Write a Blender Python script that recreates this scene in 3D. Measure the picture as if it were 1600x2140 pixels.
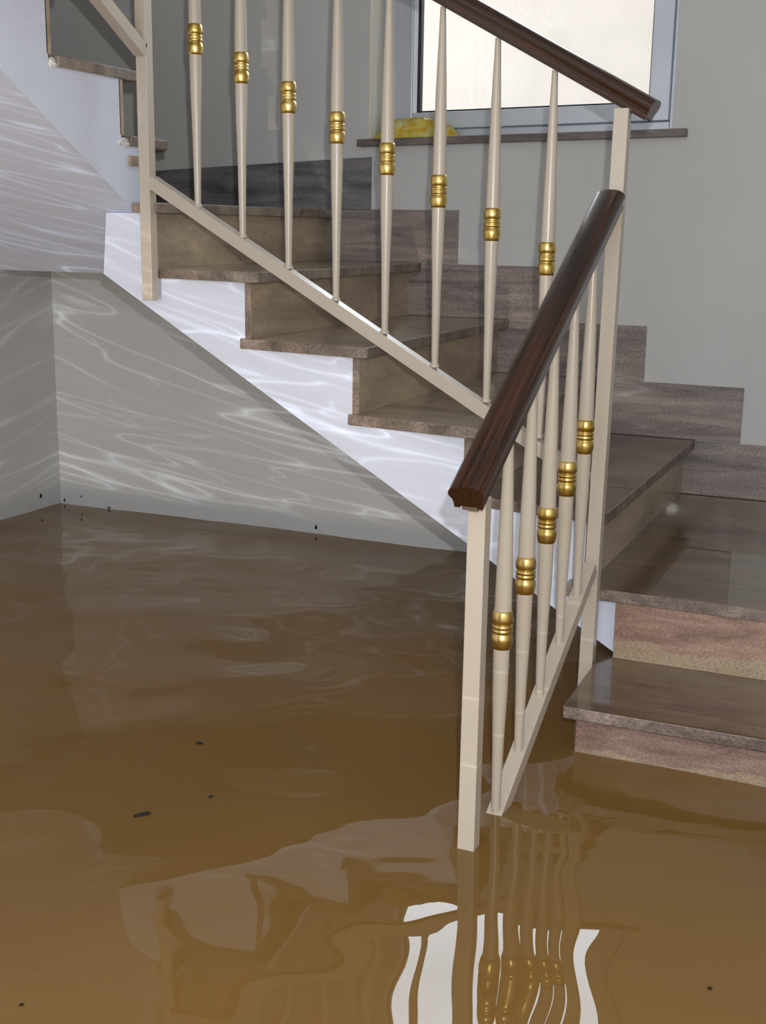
import bpy, bmesh, math, random
import numpy as np
from mathutils import Vector, Matrix, noise

random.seed(4)
for o in list(bpy.data.objects): bpy.data.objects.remove(o)
SC = bpy.context.scene
COL = SC.collection

# ------------------------------------------------------------------ camera
cam_d = bpy.data.cameras.new('camera'); cam = bpy.data.objects.new('camera', cam_d); COL.objects.link(cam)
F_PX = 2608.8
PITCH, ROLL, YAW = 0.22539, -0.01510, -0.41033
cy, sy = math.cos(YAW), math.sin(YAW)
Fv = Vector((sy*math.cos(PITCH), cy*math.cos(PITCH), -math.sin(PITCH)))
R0 = Vector((cy, -sy, 0)); D0 = Fv.cross(R0)
Rv = R0*math.cos(ROLL) + D0*math.sin(ROLL); Dv = -R0*math.sin(ROLL) + D0*math.cos(ROLL)
mw = Matrix.Identity(4)
for i in range(3):
    mw[i][0] = Rv[i]; mw[i][1] = -Dv[i]; mw[i][2] = -Fv[i]
EYE = Vector((0, 0, 1.0714))
mw.translation = EYE
cam.matrix_world = mw
cam_d.sensor_fit = 'HORIZONTAL'; cam_d.sensor_width = 36.0; cam_d.lens = 36.0*F_PX/1600.0
cam_d.clip_start = 0.02; cam_d.clip_end = 200
SC.camera = cam

# ------------------------------------------------------------------ world, exposure
SC.view_settings.view_transform = 'Standard'; SC.view_settings.look = 'None'
SC.view_settings.exposure = 0.0; SC.view_settings.gamma = 1.0
SC.view_settings.use_curve_mapping = False
W = bpy.data.worlds.new('overcast_sky'); SC.world = W; W.use_nodes = True
W.node_tree.nodes['Background'].inputs[0].default_value = (0.86, 0.93, 1.0, 1)
W.node_tree.nodes['Background'].inputs[1].default_value = 11.0

# ------------------------------------------------------------------ lamps
def lamp(name, kind, loc, energy, color, aim=None, **kw):
    d = bpy.data.lights.new(name, kind); o = bpy.data.objects.new(name, d); COL.objects.link(o)
    o.location = loc; d.energy = energy; d.color = color
    for k, v in kw.items(): setattr(d, k, v)
    if aim is not None:
        o.rotation_euler = (Vector(aim)-Vector(loc)).to_track_quat('-Z', 'Y').to_euler()
    return o
# the photographer's flash, a hand's breadth above the lens
lamp('camera_flash', 'POINT', (0.045, 0.0, 1.178), 122.0, (1.0, 0.985, 0.96), shadow_soft_size=0.012)
# added cool fill light behind the camera, with no opening built there
lamp('added_fill_light', 'AREA', (-0.6, -2.3, 1.6), 52.0, (0.86, 0.92, 1.0), aim=(-1.0, 3.0, 1.0), shape='RECTANGLE', size=1.7, size_y=2.1)
# added patterned lamp behind the camera, standing in for flash reflected by the ripples
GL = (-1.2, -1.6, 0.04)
gl = lamp('added_caustic_lamp', 'POINT', GL, 72.0, (1.0, 0.98, 0.95), shadow_soft_size=0.004)
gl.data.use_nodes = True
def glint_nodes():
    """noise on the added lamp imitates ripple-bent flash as thin wavy lines: a pattern in azimuth and height as seen from the flash's mirror image"""
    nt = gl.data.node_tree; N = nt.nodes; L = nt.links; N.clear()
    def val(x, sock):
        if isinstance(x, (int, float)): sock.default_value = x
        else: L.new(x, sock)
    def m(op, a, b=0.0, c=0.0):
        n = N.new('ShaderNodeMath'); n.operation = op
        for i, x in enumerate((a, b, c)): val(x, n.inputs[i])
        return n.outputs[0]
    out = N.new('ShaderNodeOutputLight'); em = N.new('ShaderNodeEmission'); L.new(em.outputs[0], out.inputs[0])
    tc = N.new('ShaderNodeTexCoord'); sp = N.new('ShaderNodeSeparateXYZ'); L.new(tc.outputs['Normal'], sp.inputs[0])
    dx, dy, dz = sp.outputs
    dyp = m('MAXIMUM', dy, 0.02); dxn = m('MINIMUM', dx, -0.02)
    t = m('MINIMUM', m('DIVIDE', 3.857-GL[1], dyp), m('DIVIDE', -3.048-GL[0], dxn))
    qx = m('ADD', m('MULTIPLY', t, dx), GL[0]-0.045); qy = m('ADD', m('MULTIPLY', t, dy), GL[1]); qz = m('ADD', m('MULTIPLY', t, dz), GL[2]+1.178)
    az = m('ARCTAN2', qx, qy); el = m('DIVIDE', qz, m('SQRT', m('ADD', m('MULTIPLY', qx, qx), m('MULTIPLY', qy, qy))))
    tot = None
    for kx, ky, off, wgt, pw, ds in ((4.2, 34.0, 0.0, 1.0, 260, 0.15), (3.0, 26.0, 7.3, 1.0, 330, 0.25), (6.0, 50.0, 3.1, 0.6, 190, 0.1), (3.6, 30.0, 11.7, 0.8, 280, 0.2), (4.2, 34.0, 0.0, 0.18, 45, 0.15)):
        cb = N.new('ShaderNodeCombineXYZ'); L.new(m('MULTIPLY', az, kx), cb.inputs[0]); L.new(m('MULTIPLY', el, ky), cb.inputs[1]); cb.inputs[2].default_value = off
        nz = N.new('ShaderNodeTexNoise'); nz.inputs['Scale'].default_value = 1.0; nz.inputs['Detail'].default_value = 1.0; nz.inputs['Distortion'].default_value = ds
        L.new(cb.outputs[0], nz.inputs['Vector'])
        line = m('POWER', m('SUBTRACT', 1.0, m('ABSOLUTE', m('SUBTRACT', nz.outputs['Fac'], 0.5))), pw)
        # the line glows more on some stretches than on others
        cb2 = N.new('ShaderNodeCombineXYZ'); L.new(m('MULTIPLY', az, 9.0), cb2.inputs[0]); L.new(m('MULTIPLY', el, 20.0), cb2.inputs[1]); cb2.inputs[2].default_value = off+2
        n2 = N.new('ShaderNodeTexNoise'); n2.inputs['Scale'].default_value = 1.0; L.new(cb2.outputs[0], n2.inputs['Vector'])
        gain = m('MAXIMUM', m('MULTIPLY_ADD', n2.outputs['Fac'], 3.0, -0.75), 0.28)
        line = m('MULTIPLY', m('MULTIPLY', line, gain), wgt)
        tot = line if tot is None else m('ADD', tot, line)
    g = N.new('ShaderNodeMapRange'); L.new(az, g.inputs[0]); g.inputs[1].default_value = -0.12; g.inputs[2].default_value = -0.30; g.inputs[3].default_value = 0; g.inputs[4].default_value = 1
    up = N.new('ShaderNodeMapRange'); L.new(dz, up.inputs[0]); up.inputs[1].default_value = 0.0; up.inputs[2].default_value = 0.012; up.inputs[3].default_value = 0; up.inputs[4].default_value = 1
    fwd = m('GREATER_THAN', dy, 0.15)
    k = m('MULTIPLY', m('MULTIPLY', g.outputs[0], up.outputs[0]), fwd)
    # mask in the added lamp: keeps its pattern off the wall above the stair
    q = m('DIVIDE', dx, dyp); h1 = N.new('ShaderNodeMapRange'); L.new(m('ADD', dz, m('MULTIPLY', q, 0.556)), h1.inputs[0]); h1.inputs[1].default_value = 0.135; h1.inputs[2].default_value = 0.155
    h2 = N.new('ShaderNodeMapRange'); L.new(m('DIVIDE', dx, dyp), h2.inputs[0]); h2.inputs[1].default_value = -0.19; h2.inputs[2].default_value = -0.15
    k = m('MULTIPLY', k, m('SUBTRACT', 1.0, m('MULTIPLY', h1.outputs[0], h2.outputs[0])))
    # added even warm fill brightens the walls below the stair, the lines stay white
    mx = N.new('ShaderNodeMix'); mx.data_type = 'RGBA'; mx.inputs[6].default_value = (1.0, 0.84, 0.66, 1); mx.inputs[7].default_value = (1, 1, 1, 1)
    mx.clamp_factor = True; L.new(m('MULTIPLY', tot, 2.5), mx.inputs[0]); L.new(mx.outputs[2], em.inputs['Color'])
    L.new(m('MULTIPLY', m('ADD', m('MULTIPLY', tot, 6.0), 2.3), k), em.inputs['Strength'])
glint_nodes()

# ------------------------------------------------------------------ materials
def srgb(r, g, b):
    f = lambda c: ((c/255+0.055)/1.055)**2.4 if c/255 > 0.04045 else c/255/12.92
    return (f(r), f(g), f(b), 1)
def newmat(name, base, rough=0.5, metal=0.0, **kw):
    m = bpy.data.materials.new(name); m.use_nodes = True
    b = m.node_tree.nodes['Principled BSDF']
    b.inputs['Base Color'].default_value = base; b.inputs['Roughness'].default_value = rough; b.inputs['Metallic'].default_value = metal
    for k, v in kw.items(): b.inputs[k].default_value = v
    return m, m.node_tree, b
def noise_node(nt, vec, scale, detail=4, rough=0.55, dist=0.0):
    n = nt.nodes.new('ShaderNodeTexNoise'); n.inputs['Scale'].default_value = scale; n.inputs['Detail'].default_value = detail
    n.inputs['Roughness'].default_value = rough; n.inputs['Distortion'].default_value = dist
    nt.links.new(vec, n.inputs['Vector']); return n
def ramp(nt, fac, stops):
    r = nt.nodes.new('ShaderNodeValToRGB'); nt.links.new(fac, r.inputs[0])
    while len(r.color_ramp.elements) < len(stops): r.color_ramp.elements.new(0.5)
    for e, (p, c) in zip(r.color_ramp.elements, stops): e.position = p; e.color = c
    return r
def mix(nt, fac, a, b, mode='MIX'):
    m = nt.nodes.new('ShaderNodeMix'); m.data_type = 'RGBA'; m.blend_type = mode
    for s, v in ((0, fac), (6, a), (7, b)):
        if isinstance(v, (int, float)): m.inputs[s].default_value = v
        elif isinstance(v, tuple): m.inputs[s].default_value = v
        else: nt.links.new(v, m.inputs[s])
    return m.outputs[2]
def bump(nt, b, h, strength, dist=0.002):
    n = nt.nodes.new('ShaderNodeBump'); n.inputs['Strength'].default_value = strength; n.inputs['Distance'].default_value = dist
    nt.links.new(h, n.inputs['Height']); nt.links.new(n.outputs[0], b.inputs['Normal'])
def coords(nt, scale=(1, 1, 1), rnd=True):
    tc = nt.nodes.new('ShaderNodeTexCoord'); mp = nt.nodes.new('ShaderNodeMapping'); mp.inputs['Scale'].default_value = scale
    nt.links.new(tc.outputs['Object'], mp.inputs[0])
    if rnd:
        oi = nt.nodes.new('ShaderNodeObjectInfo'); ml = nt.nodes.new('ShaderNodeMath'); ml.operation = 'MULTIPLY'; ml.inputs[1].default_value = 37.0
        nt.links.new(oi.outputs['Random'], ml.inputs[0])
        cb = nt.nodes.new('ShaderNodeCombineXYZ')
        for i in range(3): nt.links.new(ml.outputs[0], cb.inputs[i])
        nt.links.new(cb.outputs[0], mp.inputs['Location'])
    return tc, mp.outputs[0]

def paint(name, col, var=0.05, rough=0.6, bmp=0.15, spec=0.3):
    m, nt, b = newmat(name, col, rough); b.inputs['Specular IOR Level'].default_value = spec
    tc, v = coords(nt, rnd=False)
    n = noise_node(nt, v, 1.6, 5)
    dark = tuple(c*(1-2*var) for c in col[:3])+(1,); lt = tuple(min(1, c*(1+var)) for c in col[:3])+(1,)
    r = ramp(nt, n.outputs['Fac'], [(0.3, dark), (0.7, lt)]); nt.links.new(r.outputs[0], b.inputs['Base Color'])
    n2 = noise_node(nt, v, 90, 3); bump(nt, b, n2.outputs['Fac'], bmp, 0.001)
    return m
M = {}
M['wall'] = paint('wall_paint', (0.545, 0.55, 0.55, 1), 0.03)
M['white'] = paint('white_plaster', (0.655, 0.70, 0.83, 1), 0.02, 0.7)
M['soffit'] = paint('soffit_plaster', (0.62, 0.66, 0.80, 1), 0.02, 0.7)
M['ceil'] = paint('ceiling_paint', (0.55, 0.55, 0.55, 1), 0.02, 0.7)
M['crumb'] = paint('crumbled_plaster', (0.75, 0.74, 0.72, 1), 0.25, 0.9, 1.0)
M['cream'] = paint('cream_enamel', (0.53, 0.465, 0.385, 1), 0.03, 0.28, 0.04, 0.5)
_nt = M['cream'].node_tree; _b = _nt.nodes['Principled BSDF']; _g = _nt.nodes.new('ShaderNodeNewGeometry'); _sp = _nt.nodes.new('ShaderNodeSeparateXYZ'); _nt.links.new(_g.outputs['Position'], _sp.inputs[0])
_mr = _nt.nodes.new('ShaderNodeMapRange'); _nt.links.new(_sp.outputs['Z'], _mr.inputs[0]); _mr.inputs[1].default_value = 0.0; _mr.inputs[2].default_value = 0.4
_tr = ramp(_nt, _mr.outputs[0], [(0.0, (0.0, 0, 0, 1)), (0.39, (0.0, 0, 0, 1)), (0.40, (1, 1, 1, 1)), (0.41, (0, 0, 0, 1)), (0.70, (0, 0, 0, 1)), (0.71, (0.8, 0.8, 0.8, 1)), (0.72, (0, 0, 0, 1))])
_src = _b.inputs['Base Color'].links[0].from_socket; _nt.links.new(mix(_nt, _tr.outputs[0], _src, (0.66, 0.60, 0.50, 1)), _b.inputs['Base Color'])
M['floor'] = paint('floor_tile', (0.3, 0.27, 0.22, 1), 0.1)

def granite(name, c0, c1, c2, rough, coat=0.0, stretch=(3, 9, 22), speck=0.5, band=None, coat_rough=0.04, dark_line=0.0):
    m, nt, b = newmat(name, c1, rough)
    tc, v = coords(nt, stretch)
    n = noise_node(nt, v, 1.0, 6, 0.62, 0.6)
    r = ramp(nt, n.outputs['Fac'], [(0.30, c0), (0.5, c1), (0.72, c2)])
    tc2, v2 = coords(nt, (1, 2, 2))
    s = noise_node(nt, v2, 160, 3, 0.7)
    sr = ramp(nt, s.outputs['Fac'], [(0.36, (0.55, 0.55, 0.55, 1)), (0.55, (1, 1, 1, 1)), (0.72, (1.35, 1.3, 1.28, 1))])
    col = mix(nt, speck, r.outputs[0], mix(nt, 1.0, r.outputs[0], sr.outputs[0], 'MULTIPLY'))
    if dark_line > 0:
        tcd, vd = coords(nt, (2.2, 14, 30)); nd = noise_node(nt, vd, 1.0, 3, 0.5, 0.3)
        dr = ramp(nt, nd.outputs['Fac'], [(0.485, (1, 1, 1, 1)), (0.5, (0.35, 0.38, 0.36, 1)), (0.515, (1, 1, 1, 1))])
        col = mix(nt, dark_line, col, mix(nt, 1.0, col, dr.outputs[0], 'MULTIPLY'))
    if band is not None:   # a pale vein with a wavy upper edge along the foot of the slab
        zc, amp, bc = band
        sp = nt.nodes.new('ShaderNodeSeparateXYZ'); nt.links.new(tc.outputs['Object'], sp.inputs[0])
        tcb, vb = coords(nt, (4.0, 0.0, 2.0), rnd=False); nb = noise_node(nt, vb, 1.0, 3, 0.5)
        a = nt.nodes.new('ShaderNodeMath'); a.operation = 'MULTIPLY_ADD'; a.inputs[1].default_value = -amp; nt.links.new(nb.outputs['Fac'], a.inputs[0]); nt.links.new(sp.outputs['Z'], a.inputs[2])
        br = ramp(nt, a.outputs[0], [(0.0, (1, 1, 1, 1)), (0.5, (0, 0, 0, 1))])
        mr = nt.nodes.new('ShaderNodeMapRange'); mr.inputs[1].default_value = zc-0.002; mr.inputs[2].default_value = zc+0.002
        mr.inputs[3].default_value = 1; mr.inputs[4].default_value = 0; nt.links.new(a.outputs[0], mr.inputs[0])
        nt.nodes.remove(br)
        col = mix(nt, mr.outputs[0], col, mix(nt, 0.8, mix(nt, 0.6, bc, mix(nt, n.outputs['Fac'], (0.20, 0.13, 0.08, 1), (0.55, 0.46, 0.34, 1))), sr.outputs[0], 'MULTIPLY'))
    nt.links.new(col, b.inputs['Base Color'])
    b.inputs['Coat Weight'].default_value = coat; b.inputs['Coat Roughness'].default_value = coat_rough; b.inputs['Coat IOR'].default_value = 1.4
    bump(nt, b, s.outputs['Fac'], 0.12, 0.0006)
    return m
M['tread'] = granite('veined_stone_tread', srgb(116, 104, 91), srgb(162, 145, 124), srgb(193, 176, 152), 0.28, 0.55, dark_line=0.5)
M['tread_wet'] = granite('wet_veined_stone', srgb(58, 43, 24), srgb(98, 74, 43), srgb(124, 98, 62), 0.3, 0.9, (2, 8, 16), 0.7, dark_line=1.0, coat_rough=0.015)
M['edge'] = granite('unpolished_stone_edge', srgb(84, 72, 66), srgb(120, 106, 98), srgb(168, 152, 142), 0.5, 0.1, (10, 14, 16), 1.0)
M['edge_pale'] = granite('pale_unpolished_stone_edge', srgb(96, 84, 74), srgb(134, 120, 108), srgb(166, 152, 138), 0.5, 0.1, (14, 14, 10), 1.0)
M['riser'] = granite('brown_stone_riser', srgb(126, 109, 90), srgb(170, 151, 128), srgb(204, 184, 154), 0.35, 0.35, (2, 2, 7), 0.7, dark_line=0.35)
M['riser_pink'] = granite('pink_brown_stone_riser', srgb(132, 103, 91), srgb(165, 134, 118), srgb(190, 159, 141), 0.42, 0.15, (5, 5, 26), 0.8,
                          band=(-0.095, 0.13, srgb(172, 148, 118)))
M['riser_low'] = granite('wet_pink_stone_riser', srgb(120, 92, 84), srgb(146, 120, 110), srgb(170, 146, 132), 0.4, 0.3, (5, 5, 26), 0.8,
                          band=(0.025, 0.125, srgb(158, 138, 114)))
M['skirt'] = granite('grey_stone_skirting', srgb(103, 94, 94), srgb(136, 125, 120), srgb(165, 152, 145), 0.4, 0.2, (3, 3, 30), 0.9)
M['skirt_dark'] = granite('dark_grey_stone_skirting', srgb(79, 81, 89), srgb(117, 117, 122), srgb(148, 143, 140), 0.4, 0.2, (4, 4, 24), 0.9)
M['sill'] = granite('brown_stone_sill', srgb(84, 74, 72), srgb(112, 102, 98), srgb(132, 122, 116), 0.45, 0.0, (5, 9, 30), 0.8)

def wood():
    m, nt, b = newmat('dark_varnished_wood', srgb(60, 30, 16), 0.3)
    tc, v = coords(nt, (1, 1, 1), rnd=False)
    uv = nt.nodes.new('ShaderNodeTexCoord'); mp = nt.nodes.new('ShaderNodeMapping'); mp.inputs['Scale'].default_value = (2.2, 160, 1); nt.links.new(uv.outputs['UV'], mp.inputs[0])
    n = noise_node(nt, mp.outputs[0], 1.0, 5, 0.6, 0.3)
    r = ramp(nt, n.outputs['Fac'], [(0.36, srgb(20, 11, 8)), (0.50, srgb(48, 27, 16)), (0.66, srgb(78, 44, 26))])
    nt.links.new(r.outputs[0], b.inputs['Base Color'])
    b.inputs['Coat Weight'].default_value = 0.35; b.inputs['Coat Roughness'].default_value = 0.15
    bump(nt, b, n.outputs['Fac'], 0.15, 0.001)
    return m
M['wood'] = wood()
M['brass'], _nt, _b = newmat('gold_lacquered_collar', (0.7, 0.5, 0.15, 1), 0.3, 1.0)
_tc, _v = coords(_nt); _n = noise_node(_nt, _v, 30, 3); _r = ramp(_nt, _n.outputs['Fac'], [(0.3, (0.62, 0.42, 0.10, 1)), (0.7, (0.90, 0.68, 0.26, 1))])
_nt.links.new(_r.outputs[0], _b.inputs['Base Color'])
M['alu'], _nt, _b = newmat('grey_aluminium', (0.50, 0.56, 0.66, 1), 0.38, 0.35)
_tc, _v = coords(_nt); _n = noise_node(_nt, _v, 3, 3); _r = ramp(_nt, _n.outputs['Fac'], [(0.3, (0.50, 0.54, 0.60, 1)), (0.7, (0.60, 0.64, 0.71, 1))])
_nt.links.new(_r.outputs[0], _b.inputs['Base Color'])
M['bead'] = paint('bead_with_painted_daylight', (0.8, 0.85, 0.9, 1), 0.02, 0.4)  # outdoor light on the sash's inner bevel is put into this pale colour
M['gasket'] = paint('black_rubber_gasket', (0.02, 0.025, 0.04, 1), 0.1, 0.5)
M['strip'] = paint('bare_metal_strip', (0.16, 0.13, 0.09, 1), 0.2, 0.5)
M['stucco'] = paint('cream_stucco', (0.225, 0.192, 0.165, 1), 0.06, 0.9, 0.6)
M['reveal'] = paint('reveal_paint_with_daylight', (0.92, 0.90, 0.80, 1), 0.02, 0.7)  # daylight falling on the reveal is put into a paler base colour
M['outside'] = paint('outside_ground', (0.3, 0.3, 0.28, 1), 0.1, 0.9)
M['debris'] = paint('wet_dark_debris', (0.02, 0.014, 0.012, 1), 0.3, 0.4)
def glass():
    m, nt, b = newmat('window_glass', (1, 1, 1, 1), 0.0)
    nt.nodes.remove(b)
    out = nt.nodes['Material Output']; t = nt.nodes.new('ShaderNodeBsdfTransparent'); g = nt.nodes.new('ShaderNodeBsdfGlossy'); g.inputs['Roughness'].default_value = 0.0
    fr = nt.nodes.new('ShaderNodeFresnel'); fr.inputs[0].default_value = 1.45; mx = nt.nodes.new('ShaderNodeMixShader')
    t.inputs[0].default_value = (0.96, 0.97, 0.97, 1)
    nt.links.new(fr.outputs[0], mx.inputs[0]); nt.links.new(t.outputs[0], mx.inputs[1]); nt.links.new(g.outputs[0], mx.inputs[2]); nt.links.new(mx.outputs[0], out.inputs[0])
    return m
M['glass'] = glass()
def bagmat():
    m, nt, b = newmat('yellow_plastic', srgb(220, 200, 90), 0.25)
    tc, v = coords(nt, (30, 20, 70), rnd=False); n = noise_node(nt, v, 1.0, 4)
    r = ramp(nt, n.outputs['Fac'], [(0.35, srgb(196, 160, 40)), (0.5, srgb(208, 186, 84)), (0.7, srgb(200, 205, 150))])
    nt.links.new(r.outputs[0], b.inputs['Base Color']); b.inputs['Subsurface Weight'].default_value = 0.2
    return m
M['bag'] = bagmat()
def watermat():
    m, nt, b = newmat('muddy_water', (0.16, 0.095, 0.035, 1), 0.0)
    tc, v = coords(nt, rnd=False)
    n = noise_node(nt, v, 0.9, 4, 0.5, 0.8)
    r = ramp(nt, n.outputs['Fac'], [(0.3, (0.165, 0.091, 0.025, 1)), (0.7, (0.205, 0.115, 0.032, 1))])
    nt.links.new(r.outputs[0], b.inputs['Base Color'])
    b.inputs['IOR'].default_value = 1.36
    return m
M['water'] = watermat()

# ------------------------------------------------------------------ object helpers
POS = {}
def tag(o, label=None, cat=None, group=None, kind=None):
    for k, v in (('label', label), ('category', cat), ('group', group), ('kind', kind)):
        if v: o[k] = v
    return o
def link(o, parent, world):
    COL.objects.link(o); POS[o.name] = Vector(world)
    if parent is not None:
        o.parent = parent; o.location = Vector(world)-POS[parent.name]
    else: o.location = world
    return o
def empty(name, loc, **kw):
    o = bpy.data.objects.new(name, None); o.empty_display_size = 0.1
    link(o, None, loc); return tag(o, **kw)
def mesh_obj(name, verts, faces, mat, parent=None, bevel=0.0, smooth=False, uv=None, origin=None, mats=None, **kw):
    vs = [Vector(v) for v in verts]
    if origin is None:
        lo = Vector([min(v[i] for v in vs) for i in range(3)]); hi = Vector([max(v[i] for v in vs) for i in range(3)]); c = (lo+hi)/2
    else: c = Vector(origin)
    me = bpy.data.meshes.new(name); me.from_pydata([tuple(v-c) for v in vs], [], faces)
    bm = bmesh.new(); bm.from_mesh(me)
    bmesh.ops.recalc_face_normals(bm, faces=bm.faces); bm.to_mesh(me); bm.free()
    if uv is not None:
        ul = me.uv_layers.new(name='UVMap')
        for lp in me.loops: ul.data[lp.index].uv = uv[lp.vertex_index]
    me.materials.append(M[mat])
    if smooth:
        for p in me.polygons: p.use_smooth = True
    o = bpy.data.objects.new(name, me); link(o, parent, c)
    if bevel > 0:
        b = o.modifiers.new('bevel', 'BEVEL'); b.width = bevel; b.segments = 2; b.limit_method = 'ANGLE'; b.angle_limit = math.radians(40)
    return tag(o, **kw)
def box_vf(x0, x1, y0, y1, z0, z1, off=0):
    v = [(x0, y0, z0), (x1, y0, z0), (x1, y1, z0), (x0, y1, z0), (x0, y0, z1), (x1, y0, z1), (x1, y1, z1), (x0, y1, z1)]
    f = [(0, 3, 2, 1), (4, 5, 6, 7), (0, 1, 5, 4), (1, 2, 6, 5), (2, 3, 7, 6), (3, 0, 4, 7)]
    return v, [tuple(i+off for i in q) for q in f]
def box(name, x0, x1, y0, y1, z0, z1, mat, parent=None, bevel=0.0, **kw):
    v, f = box_vf(x0, x1, y0, y1, z0, z1); return mesh_obj(name, v, f, mat, parent, bevel, **kw)
def boxes(name, L, mat, parent=None, bevel=0.0, **kw):
    V, Fc = [], []
    for b in L:
        v, f = box_vf(*b, off=len(V)); V += v; Fc += f
    return mesh_obj(name, V, Fc, mat, parent, bevel, **kw)
def prism(name, poly, z0, z1, mat, parent=None, bevel=0.0, **kw):      # plan outline extruded upwards
    n = len(poly); v = [(x, y, z0) for x, y in poly]+[(x, y, z1) for x, y in poly]
    f = [tuple(range(n-1, -1, -1)), tuple(range(n, 2*n))]+[(i, (i+1) % n, n+(i+1) % n, n+i) for i in range(n)]
    return mesh_obj(name, v, f, mat, parent, bevel, **kw)
def beam(name, p0, p1, prof, mat, parent=None, up=(0, 0, 1), smooth=False, bevel=0.0, **kw):   # profile (u, v) swept from p0 to p1
    p0, p1 = Vector(p0), Vector(p1); d = (p1-p0).normalized(); s = d.cross(Vector(up)).normalized(); t = s.cross(d).normalized()
    n = len(prof); V, UV = [], []; ln = (p1-p0).length; per = 0.0
    for k, p in enumerate((p0, p1)):
        acc = 0.0
        for i, (u, w) in enumerate(prof):
            V.append(p+s*u+t*w); UV.append((k*ln, i/n*0.2))
    f = [tuple(range(n-1, -1, -1)), tuple(range(n, 2*n))]+[(i, (i+1) % n, n+(i+1) % n, n+i) for i in range(n)]
    o = mesh_obj(name, V, f, mat, parent, bevel, uv=UV, **kw)
    if smooth:
        for pl in o.data.polygons:
            pl.use_smooth = len(pl.vertices) == 4
        try: o.data.set_sharp_from_angle(angle=math.radians(35))
        except Exception: pass
    return o
def lathe_mesh(name, prof, mat, n=20):
    V, Fc = [], []
    for z, r in prof:
        for i in range(n): V.append((r*math.cos(2*math.pi*i/n), r*math.sin(2*math.pi*i/n), z))
    for k in range(len(prof)-1):
        for i in range(n): Fc.append((k*n+i, k*n+(i+1) % n, (k+1)*n+(i+1) % n, (k+1)*n+i))
    Fc.append(tuple(range(n-1, -1, -1))); Fc.append(tuple((len(prof)-1)*n+i for i in range(n)))
    me = bpy.data.meshes.new(name); me.from_pydata(V, [], Fc)
    for p in me.polygons: p.use_smooth = True
    me.set_sharp_from_angle(angle=math.radians(50)) if hasattr(me, 'set_sharp_from_angle') else None
    me.materials.append(M[mat]); return me

# ------------------------------------------------------------------ levels and plan (water surface is z = 0)
YW = 3.857; XL = -3.048; XR = 1.4; YF = -2.6; ZC = 3.05
T = 0.0265
Z = {1: 0.107, 2: 0.275, 3: 0.445, 4: 0.615, 5: 0.785, 6: 0.955, 7: 1.121, 8: 1.289, 9: 1.452}
for k in range(10, 18): Z[k] = Z[9]+0.17*(k-9)
RX = {3: -0.667, 4: -0.977, 5: -1.280, 6: -1.593, 7: -1.893}       # riser faces of the flight along the wall
def yface(x): return 2.706-0.061*x                                   # its white side

# ------------------------------------------------------------------ room shell
box('floor', XL-0.3, XR+0.3, YF-0.3, YW+0.3, -0.45, -0.25, 'floor', kind='structure')
box('ceiling', XL-0.3, XR+0.3, YF-0.3, YW+0.3, ZC, ZC+0.25, 'ceil', kind='structure')
box('wall_left', XL-0.25, XL, YF, YW, -0.3, ZC, 'wall', kind='structure')
box('wall_right', XR, XR+0.25, YF, YW, -0.3, ZC, 'wall', kind='structure')
box('wall_front', XL-0.25, XR+0.25, YF-0.25, YF, -0.3, ZC, 'wall', kind='structure')
WX0, WX1, WZ0, WZ1 = -1.748, -0.767, 1.349, 2.45
boxes('wall_back', [(XL-0.25, WX0, YW, YW+0.28, -0.3, 6.2), (WX1, XR+0.25, YW, YW+0.28, -0.3, 6.2),
                    (WX0, WX1, YW, YW+0.28, -0.3, 1.3395), (WX0, WX1, YW, YW+0.28, WZ1, 6.2)], 'wall', kind='structure')

# window: leaning a touch, as the sill in the room does
def sk(x): return 0.017*(x+1.25)
win = empty('window_1', (-1.2575, YW+0.1, WZ0), kind='structure')
def wbox(name, x0, x1, y0, y1, z0, z1, mat, parent, bevel=0.0, s0=True, s1=True, **kw):
    v, f = box_vf(x0, x1, y0, y1, z0, z1)
    v = [(x, y, z+(sk(x) if (z == z0 and s0) or (z == z1 and s1) else 0)) for x, y, z in v]
    return mesh_obj(name, v, f, mat, parent, bevel, **kw)
FY = YW+0.10
ZB = 1.368
of = wbox('outer_frame', WX0, WX0+0.062, FY, FY+0.06, ZB-0.01, WZ1, 'alu', win, 0.002, s1=False, label='left upright of the grey outer frame')
wbox('outer_frame', WX1-0.03, WX1, FY, FY+0.06, ZB-0.01, WZ1, 'alu', win, 0.002, s1=False)
wbox('outer_frame', WX0+0.062, WX1-0.03, FY, FY+0.06, ZB-0.01, ZB+0.016, 'alu', win, 0.002)
wbox('outer_frame', WX0+0.062, WX1-0.03, FY, FY+0.06, WZ1-0.04, WZ1, 'alu', win, 0.002, s0=False, s1=False)
SX0, SX1 = WX0+0.062, WX1-0.03
wbox('sash_frame', SX0, SX0+0.052, FY-0.018, FY+0.045, ZB+0.018, WZ1-0.042, 'alu', win, 0.002, s1=False)
wbox('sash_frame', SX1-0.062, SX1, FY-0.018, FY+0.045, ZB+0.018, WZ1-0.042, 'alu', win, 0.002, s1=False)
wbox('sash_frame', SX0+0.052, SX1-0.062, FY-0.018, FY+0.045, ZB+0.018, ZB+0.070, 'alu', win, 0.002)
wbox('sash_frame', SX0+0.052, SX1-0.062, FY-0.018, FY+0.045, WZ1-0.10, WZ1-0.042, 'alu', win, 0.002, s0=False, s1=False)
wbox('glazing_bead', SX0+0.052, SX0+0.066, FY-0.010, FY+0.02, ZB+0.070, WZ1-0.10, 'bead', win, 0.001, s1=False)
wbox('gasket', SX0+0.066, SX0+0.075, FY-0.004, FY+0.02, ZB+0.070, WZ1-0.10, 'gasket', win, s1=False)
wbox('gasket', SX0+0.075, SX1-0.062, FY-0.004, FY+0.02, ZB+0.070, ZB+0.076, 'gasket', win)
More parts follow.
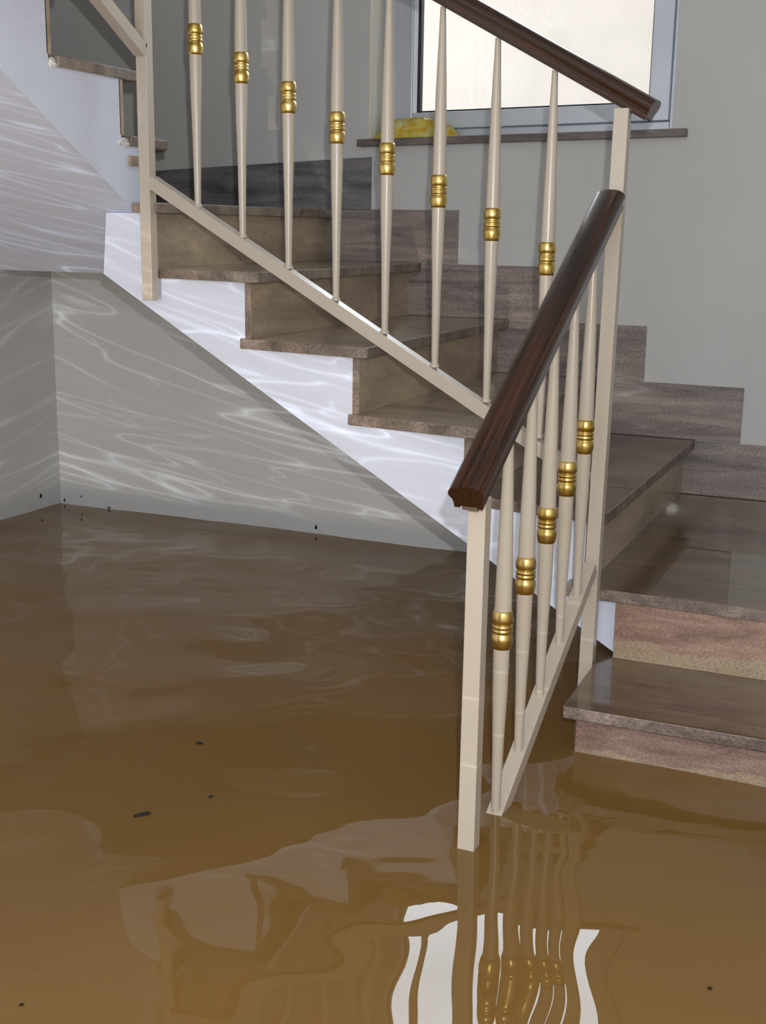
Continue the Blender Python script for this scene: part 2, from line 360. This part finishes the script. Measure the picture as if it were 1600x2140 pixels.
wbox('gasket', SX1-0.066, SX1-0.0625, FY-0.004, FY+0.02, ZB+0.076, WZ1-0.10, 'gasket', win, s1=False)
wbox('pane', SX0+0.06, SX1-0.055, FY+0.010, FY+0.016, ZB+0.065, WZ1-0.09, 'glass', win)
wbox('window_sill', -1.778, -0.721, YW-0.030, FY+0.02, 1.3295, 1.3525, 'sill', win, 0.002, label='thin brown stone sill')
box('reveal', WX0-0.001, WX0+0.001, YW+0.002, YW+0.279, WZ0-0.01, WZ1, 'reveal', win, label='side of the window opening, daylight painted into its ivory colour')
# neighbour's wall, low enough to leave sky above it
box('wall_outside', -14, 8, 7.0, 7.2, -0.3, 2.9, 'stucco', kind='structure')
box('ground_outside', -14, 8, YW+0.28, 7.0, -0.4, -0.3, 'outside', kind='structure')

# ------------------------------------------------------------------ stepped stone skirting on the back wall
base = empty('baseboard_back', (-0.5, YW, 0.4), kind='structure')
EDGE = {7: -1.736, 6: -1.428, 5: -1.115, 4: -0.805, 3: -0.502, 2: -0.205, 1: 0.1}
for k in range(2, 8):
    x0 = {7: XL+0.002, 2: RX[3]+0.0}.get(k, RX[k+1] if k < 7 else 0)
    x1 = EDGE[k] if k > 2 else XR-0.005
    if k == 7:
        v = [(x0, YW-0.009, Z[7]), (x1, YW-0.009, Z[7]), (x1, YW-0.009, Z[7]+0.168), (-2.62, YW-0.009, Z[7]+0.125), (x0, YW-0.009, Z[7]+0.11)]
        v += [(a, YW-0.001, c) for a, b_, c in v]
        mesh_obj('skirting_slab', v, [(4, 3, 2, 1, 0), (5, 6, 7, 8, 9)]+[(i, (i+1) % 5, 5+(i+1) % 5, 5+i) for i in range(5)], 'skirt_dark', base, label='darker blue-grey slab at the turn of the stair')
    else:
        box('skirting_slab', x0-0.01, x1, YW-0.009, YW-0.001, Z[k]+0.0012, Z[k]+0.168, 'skirt', base, 0.001)
box('skirting_slab', -0.2, XR-0.005, YW-0.009, YW-0.001, Z[2]-0.0, Z[2]+0.001, 'skirt', base)

# ------------------------------------------------------------------ the staircase
st = empty('staircase', (-0.6, 2.75, -0.25), label='grey-brown stone staircase with white plastered underside, its foot in the water', cat='staircase')
# treads
def tread(k, poly, mat='tread', **kw):
    o = prism('tread', poly, Z[k]-T, Z[k], mat, st, 0.0008 if k == 2 else 0.0025, **kw)
    o.data.materials.append(M['edge' if mat == 'tread_wet' else 'edge_pale'])
    for p in o.data.polygons:
        if abs(p.normal.z) < 0.3: p.material_index = 1
    return o
tread(1, [(-0.623, 2.382), (XR-0.002, 2.382), (XR-0.002, 2.74), (-0.633, 2.738)], 'tread_wet', label='wet polished bottom tread just above the water')
tread(2, [(-0.717, 2.696), (XR-0.002, 2.696), (XR-0.002, 3.284), (-0.69, 3.284), (-0.69, 2.80), (-0.717, 2.78)], 'tread_wet', label='wide wet second tread with puddles')
tread(2, [(-0.69, 3.2853), (XR-0.002, 3.2865), (XR-0.002, YW-0.001), (-0.69, YW-0.001)], 'tread_wet', label='back slab of the wide wet second tread')
tread(3, [(-1.03, 2.775), (-0.650, 2.7215), (-0.637, 2.7215), (-0.633, 2.732), (-0.636, YW-0.001), (-1.0, YW-0.001)], 'tread_wet')
tread(4, [(-1.306, 2.773), (-0.935, 2.722), (-0.943, YW-0.001), (-1.306, YW-0.001)])
tread(5, [(-1.624, 2.797), (-1.240, 2.740), (-1.246, YW-0.001), (-1.65, YW-0.001)])
tread(6, [(-1.905, 2.817), (-1.540, 2.745), (-1.552, YW-0.001), (-1.91, YW-0.001)])
tread(7, [(-1.956, 2.832), (-1.948, 2.806), (-1.860, 2.790), (-1.860, YW-0.001), (XL+0.002, YW-0.001), (XL+0.002, 2.90), (-1.956, 2.90)])
tread(8, [(-1.955, 2.826), (-1.955, 2.992), (-2.03, 3.08), (XL+0.002, YW-0.01), (XL+0.002, 2.77), (-2.2, 2.77)])
Y9 = [2.870, 2.549, 2.26, 1.97, 1.68, 1.39, 1.10, 0.81]
for i, y in enumerate(Y9):
    yb = (Y9[i+1] if i+1 < len(Y9) else 0.55)-0.03
    tread(9+i, [(-1.955, yb+0.018), (-1.955, y), (XL+0.002, y), (XL+0.002, yb)])
# risers
def riser(x0, x1, y0, y1, z0, z1, mat='riser', **kw): return box('riser', x0, x1, y0, y1, z0, z1, mat, st, 0.0008, **kw)
riser(-0.600, XR-0.002, 2.408, 2.424, -0.25, Z[1]-T, 'riser_low', label='pinkish riser standing in the water')
riser(-0.601, XR-0.002, 2.722, 2.740, Z[1], Z[2]-T, 'riser_pink', label='pink-brown riser with a pale wavy vein along its foot')
for k, mt in ((3, 'riser'), (4, 'riser'), (5, 'riser'), (6, 'riser'), (7, 'riser')):
    y0 = yface(RX[k])-0.001
    o = riser(RX[k]-0.018, RX[k], y0, YW-0.001, Z[k-1], Z[k]-T, mt)
    o.data.materials.append(M['edge_pale'])
    for p in o.data.polygons:
        if p.normal.y < -0.5: p.material_index = 1
prism('riser', [(-1.963, 2.905), (-1.963, 2.923), (-2.06, 3.05), (XL+0.002, 3.80), (XL+0.002, 3.78), (-2.07, 3.03)], Z[7], Z[8]-T, 'riser', st)
for i, y in enumerate(Y9):
    k = 9+i; yr = [2.801, 2.519][i] if i < 2 else y-0.03
    riser(XL+0.002, -1.961, yr-0.018, yr, Z[k-1], Z[k]-T)
# white plaster bodies
def body(name, prof, place, mat='white', **kw):
    n = len(prof); a = [place(p, 0) for p in prof]; b = [place(p, 1) for p in prof]
    f = [tuple(range(n)), tuple(range(2*n-1, n-1, -1))]+[(i, (i+1) % n, n+(i+1) % n, n+i) for i in range(n)]
    return mesh_obj(name, a+b, f, mat, st, **kw)
pr = [(-2.063, 0.934), (-0.601, 0.112), (-0.601, Z[2]-T)]
for k in (3, 4, 5, 6, 7):
    pr += [(RX[k]-0.018, Z[k-1]-T), (RX[k]-0.018, Z[k]-T)]
pr += [(-2.047, Z[7]-T)]
body('plaster_side', pr, lambda p, s: (p[0], yface(p[0]) if s == 0 else YW-0.002, p[1]), label='white plastered body under the steps along the wall')
def soff(y): return 1.110-0.598*(y-2.819)
p3 = [(YW-0.002, soff(3.135)), (3.135, soff(3.135)), (0.56, soff(0.56)), (0.56, Z[16]-T)]
for i in range(len(Y9)-1, -1, -1):
    k = 9+i; yr = ([2.801, 2.519][i] if i < 2 else Y9[i]-0.03)-0.014
    p3 += [(yr, Z[k]-T), (yr, Z[k-1]-T)]
p3 += [(2.900, Z[8]-T), (2.900, Z[7]-T), (YW-0.002, Z[7]-T)]
p3s = [q for i, q in enumerate(p3) if i == 0 or q != p3[i-1]]
b3 = body('plaster_side', p3s, lambda p, s: ((-1.961 if s == 0 else XL+0.001), p[0], p[1]), label='white plastered body of the upper flight with sloping underside')
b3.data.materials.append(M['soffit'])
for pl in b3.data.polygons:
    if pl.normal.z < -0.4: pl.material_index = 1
box('stone_stub', -2.0, -1.954, 2.817, 2.875, 1.214, 1.241, 'riser', st, 0.001, label='short beige stone stub below the upper tread')
def lump(name, c, r, mat, parent, seed, n=2, **kw):
    bm = bmesh.new(); bmesh.ops.create_icosphere(bm, subdivisions=n, radius=1.0)
    for v in bm.verts:
        k = 1+0.35*noise.noise(v.co*1.7+Vector((seed, seed*2, 0))); v.co = Vector((v.co.x*r[0]*k, v.co.y*r[1]*k, v.co.z*r[2]*k))
    me = bpy.data.meshes.new(name); bm.to_mesh(me); bm.free(); me.materials.append(M[mat])
    o = bpy.data.objects.new(name, me); link(o, parent, c); return tag(o, **kw)
lump('mortar_patch', (-1.968, 2.796, 1.270), (0.013, 0.030, 0.014), 'crumb', st, 3, 3, label='crumbled plaster at the end of the upper tread')
lump('mortar_patch', (-1.968, 2.522, 1.432), (0.013, 0.019, 0.013), 'crumb', st, 7, 3, label='crumbled plaster at the end of the topmost tread in view')
# upper floor the flight reaches
box('ceiling_landing', XL+0.001, -1.9, YF, 0.57, Z[16]-0.16, Z[16], 'ceil', kind='structure')

# ------------------------------------------------------------------ railings
SQ = 0.0155
square = [(-SQ, -SQ), (SQ, -SQ), (SQ, SQ), (-SQ, SQ)]
half = [(0.0145, 0.004), (0.0150, 0.0), (0.0245, 0.0), (0.0250, 0.002), (0.0248, 0.011), (0.0262, 0.0185), (0.0300, 0.0235), (0.0315, 0.029), (0.0295, 0.0350), (0.025, 0.0398), (0.019, 0.0430), (0.010, 0.0450), (0.0, 0.0455)]
hand = half+[(-u, w) for u, w in half[-2::-1]]
SHL = 0.39
def shaft_prof(top, bot):
    return [(-bot, 0.0078), (-bot*0.55, 0.0108), (-0.12, 0.0140), (-0.035, 0.0152), (0.035, 0.0158), (0.10, 0.0150), (top*0.6, 0.0115), (top, 0.0062)]
ME_SH = lathe_mesh('shaft', shaft_prof(0.395, 0.398), 'cream')
ring = [(-0.036, 0.0158), (-0.0355, 0.0168), (-0.030, 0.0182), (-0.020, 0.0196), (-0.011, 0.0192), (-0.0085, 0.0168), (-0.0065, 0.0168), (-0.005, 0.0186), (-0.001, 0.0190),
        (0.001, 0.0178), (0.003, 0.0178), (0.005, 0.0190), (0.008, 0.0186), (0.0095, 0.0168), (0.0115, 0.0168), (0.0135, 0.0192), (0.022, 0.0194), (0.031, 0.0182), (0.0355, 0.0168), (0.036, 0.0158)]
ME_RING = lathe_mesh('collar', ring, 'brass', 28)
FOOT = lathe_mesh('weld_bead', [(-0.004, 0.0105), (0.0, 0.0115), (0.004, 0.0085)], 'cream', 12)
proto = {}
def baluster(parent, loc):
    if not proto:
        b = bpy.data.objects.new('baluster', ME_SH); c = bpy.data.objects.new('collar', ME_RING); w = bpy.data.objects.new('weld_bead', FOOT)
        c['label'] = 'gold turned collar'; proto['b'] = b; proto['c'] = c; proto['w'] = w
    else: b, c, w = proto['b'].copy(), proto['c'].copy(), proto['w'].copy()
    link(b, parent, loc); link(c, b, loc); link(w, b, (loc[0], loc[1], loc[2]-0.396))
    return b
def post(parent, cx, cy_, z0, z1, lean=0.0, yl=0.0, label=None):
    v, f = box_vf(cx-SQ, cx+SQ, cy_-SQ, cy_+SQ, z0, z1)
    v = [(x+(lean if z == z1 else 0), y+(yl if z == z1 else 0), z) for x, y, z in v]
    return mesh_obj('post', v, f, 'cream', parent, 0.0015, label=label)
def yrail(x): return 2.672-0.061*x

# lower railing: newel in the water, corner post, five balusters
r1 = empty('stair_railing', (-0.6625, 1.924, 0.0), label='short cream metal railing standing in the water, with five gold-collared balusters', cat='railing', group='stair railings')
post(r1, -0.6625, 1.924, -0.25, 0.634, 0.001, label='front newel rising from the water')
post(r1, -0.6545, 2.684, -0.25, 1.316, 0.0165, label='tall corner post shared by two handrails')
def z1b(y): return 0.527*(y-2.095)       # bottom rail centre
def skew(x, y, z):                       # the panel runs a degree and a half off square, towards the corner post
    k = -0.6994/(x-0.0192*y); return (k*x, k*y, 1.0714+k*(z-1.0714))
beam('bottom_rail', (-0.6625, 1.945, z1b(1.945)-0.004), skew(-0.6625, 2.707, z1b(2.707)-0.004), square, 'cream', r1, bevel=0.001)
for y in (2.075, 2.207, 2.340, 2.474, 2.604):
    baluster(r1, skew(-0.6625, y, 0.3595+0.524*(y-2.075)))
def zh1(y): return 0.625+0.566*(y-1.865)
beam('handrail', (-0.6600, 1.865, zh1(1.865)+0.002), skew(-0.6600, 2.722, zh1(2.722)+0.004), hand, 'wood', r1, smooth=True, label='dark varnished wooden handrail')
beam('rail_strip', (-0.6600, 1.872, zh1(1.872)-0.004), skew(-0.6600, 2.69, zh1(2.69)-0.004), [(-0.014, -0.004), (0.014, -0.004), (0.014, 0.006), (-0.014, 0.006)], 'strip', r1, label='bare metal strip under the handrail')

# middle railing: along the wall flight, eight balusters
r2 = empty('stair_railing', (-1.885, 2.787, 0.873), label='long cream metal railing before the window, with eight gold-collared balusters', cat='railing', group='stair railings')
post(r2, -1.884, 2.7865, 0.873, 2.33, 0.0, label='cream post hanging below the landing')
X2 = [-1.729+0.133*i for i in range(8)]
for x in X2: baluster(r2, (x, yrail(x), 1.509-0.5405*(x+1.729)))
def z2b(x): return 1.098-0.5490*(x+1.734)
beam('bottom_rail', (-1.870, yrail(-1.870), z2b(-1.870)), (-0.677, yrail(-0.677), z2b(-0.677)), square, 'cream', r2, bevel=0.001)
def zh2(x): return 1.404-0.541*(x+0.801)
beam('handrail', (-1.90, yrail(-1.90)-0.002, zh2(-1.90)+0.002), (-0.590, yrail(-0.590)-0.002, zh2(-0.590)+0.002), hand, 'wood', r2, smooth=True, label='dark varnished wooden handrail')
beam('rail_strip', (-1.87, yrail(-1.87), zh2(-1.87)-0.002), (-0.64, yrail(-0.64), zh2(-0.64)-0.002), [(-0.014, 0.001), (0.014, 0.001), (0.014, 0.006), (-0.014, 0.006)], 'strip', r2)

# upper railing: towards the viewer on the upper flight
r3 = empty('stair_railing', (-1.884, 2.77, 1.47), label='cream metal railing of the upper flight, cut off at the top left', cat='railing', group='stair railings')
def z3b(y): return 1.490-0.575*(y-2.771)
beam('bottom_rail', (-1.884, 2.772, z3b(2.772)), (-1.884, 0.62, z3b(0.62)), square, 'cream', r3, bevel=0.001)
for i in range(15):
    y = 2.645-0.133*i
    baluster(r3, (-1.884, y, z3b(y)+0.412))
beam('handrail', (-1.884, 2.80, z3b(2.80)+0.805), (-1.884, 0.60, z3b(0.60)+0.805), hand, 'wood', r3, smooth=True)
post(r3, -1.884, 0.61, 2.4, 3.02)

# ------------------------------------------------------------------ yellow crumpled bag on the sill
bm = bmesh.new(); bmesh.ops.create_grid(bm, x_segments=46, y_segments=20, size=1.0)
for v in bm.verts:
    x, y = v.co.x, v.co.y
    env = max(0.0, 1-abs(x)**3.2)**0.6*max(0.0, 1-abs(y)**2.5)**0.6
    ridge = 0.6+0.3*(1-abs(x+0.1))
    nz = noise.noise(Vector((x*4, y*3, 1.3)))*0.35+noise.noise(Vector((x*11, y*7, 4.3)))*0.18
    v.co = Vector((-1.592+x*0.142, YW+0.035+y*0.042, 1.3495+sk(-1.59)+0.058*env*(ridge+0.25+nz)))
me = bpy.data.meshes.new('plastic_bag'); bm.to_mesh(me); bm.free(); me.materials.append(M['bag'])
for p in me.polygons: p.use_smooth = True
cbag = Vector((-1.592, YW+0.035, 1.35)); me.transform(Matrix.Translation(-cbag))
bag = bpy.data.objects.new('plastic_bag', me); link(bag, None, cbag)
tag(bag, label='crumpled yellow plastic bag lying on the window sill', cat='bag')

# ------------------------------------------------------------------ flood water
def make_water():
    x0, x1, y0, y1 = XL-0.01, XR+0.01, YF-0.01, YW+0.01
    xs = np.arange(x0, x1+0.01, 0.0105); ys = np.arange(y0, y1+0.01, 0.0105)
    X, Y = np.meshgrid(xs, ys); nx, ny = len(xs), len(ys)
    rng = np.random.RandomState(11); Hh = np.zeros_like(X)
    for i in range(40):
        lam = 0.15*(7.0**rng.rand()); th = rng.uniform(-1.5, 1.5)+math.pi/2
        amp = 0.0034*lam/2/math.pi*rng.uniform(0.5, 1.3)
        kx, ky = math.cos(th)*2*math.pi/lam, math.sin(th)*2*math.pi/lam
        far = 1+(1.6 if abs(math.cos(th)) < 0.6 else 0.3)/(1+np.exp(-(Y-2.15)/0.15))
        Hh += amp*far*np.sin(kx*X+ky*Y+rng.uniform(0, 6.28)+0.8*np.sin(1.7*X+2.3*Y+i))
    d = np.hypot(X+0.62, Y-2.05); Hh += 0.005*0.07/6.28*np.sin(2*math.pi*d/0.08)*np.exp(-d/0.22)
    env = np.exp(-((X+0.42)**2+(Y-2.12)**2)/0.045)+0.5*np.exp(-((X+0.75)**2+(Y-1.8)**2)/0.03)
    for i in range(14):
        lam = rng.uniform(0.045, 0.11); th = rng.uniform(0, 6.28)
        Hh += env*0.007*lam/6.28*np.sin(2*math.pi/lam*(math.cos(th)*X+math.sin(th)*Y)+rng.uniform(0, 6.28))
    V = np.stack([X, Y, Hh], -1).reshape(-1, 3)
    idx = np.arange(nx*ny).reshape(ny, nx)
    Q = np.stack([idx[:-1, :-1], idx[:-1, 1:], idx[1:, 1:], idx[1:, :-1]], -1).reshape(-1, 4)
    me = bpy.data.meshes.new('floodwater'); me.vertices.add(len(V)); me.vertices.foreach_set('co', V.astype(np.float32).ravel())
    me.loops.add(Q.size); me.loops.foreach_set('vertex_index', Q.astype(np.int32).ravel())
    me.polygons.add(len(Q)); me.polygons.foreach_set('loop_start', (np.arange(len(Q))*4).astype(np.int32))
    me.update(calc_edges=True); me.polygons.foreach_set('use_smooth', np.ones(len(Q), bool)); me.update()
    me.materials.append(M['water'])
    o = bpy.data.objects.new('floodwater', me); link(o, None, (0, 0, 0))
    tag(o, label='brown muddy flood water covering the whole floor', cat='water', kind='stuff')
make_water()

# ------------------------------------------------------------------ floating and stuck debris
def fleck(loc, r, rot, seed, label, group=None, name='debris_fleck', cat='debris'):
    o = lump(name, loc, r, 'debris', None, seed, 2, label=label, cat=cat, group=group)
    o.rotation_euler = rot; return o
fleck((-1.250, 1.778, 0.0015), (0.017, 0.007, 0.0025), (0, 0, 0.9), 1, 'dark leaf fragment floating left of the newel, the largest on the water', name='leaf_fragment', cat='leaf')
fleck((-1.176, 1.897, 0.001), (0.005, 0.003, 0.0015), (0, 0, 0.4), 2, 'tiny dark fleck floating just beyond the leaf fragment')
fleck((-1.330, 2.105, 0.001), (0.009, 0.005, 0.0015), (0, 0, 0.1), 3, 'small dark fleck floating in mid water behind the leaf fragment')
fleck((-0.199, 1.671, 0.001), (0.004, 0.003, 0.0015), (0, 0, 0.4), 4, 'tiny fleck floating at the lower right of the water')
fleck((-1.072, 1.222, 0.001), (0.004, 0.003, 0.0015), (0, 0, 0.4), 5, 'tiny fleck floating at the lower left corner')
fleck((-1.936, YW-0.001, 0.024), (0.005, 0.002, 0.008), (0, 0.3, 0), 6, 'dark speck stuck low on the back wall near the staircase foot')
fleck((-3.030, YW-0.001, 0.012), (0.004, 0.002, 0.007), (0, 0, 0), 7, 'dark speck stuck at the water line in the wall corner')
fleck((-3.047, 3.738, 0.050), (0.002, 0.006, 0.009), (0, 0, 0), 8, 'dark speck stuck on the left wall beside the corner')
fleck((-2.949, YW-0.001, 0.035), (0.003, 0.002, 0.004), (0, 0, 0), 9, 'small speck on the back wall, nearest to the corner')
fleck((-2.822, YW-0.001, 0.003), (0.009, 0.002, 0.003), (0, 0, 0), 10, 'flat dark speck at the water line right of the corner')
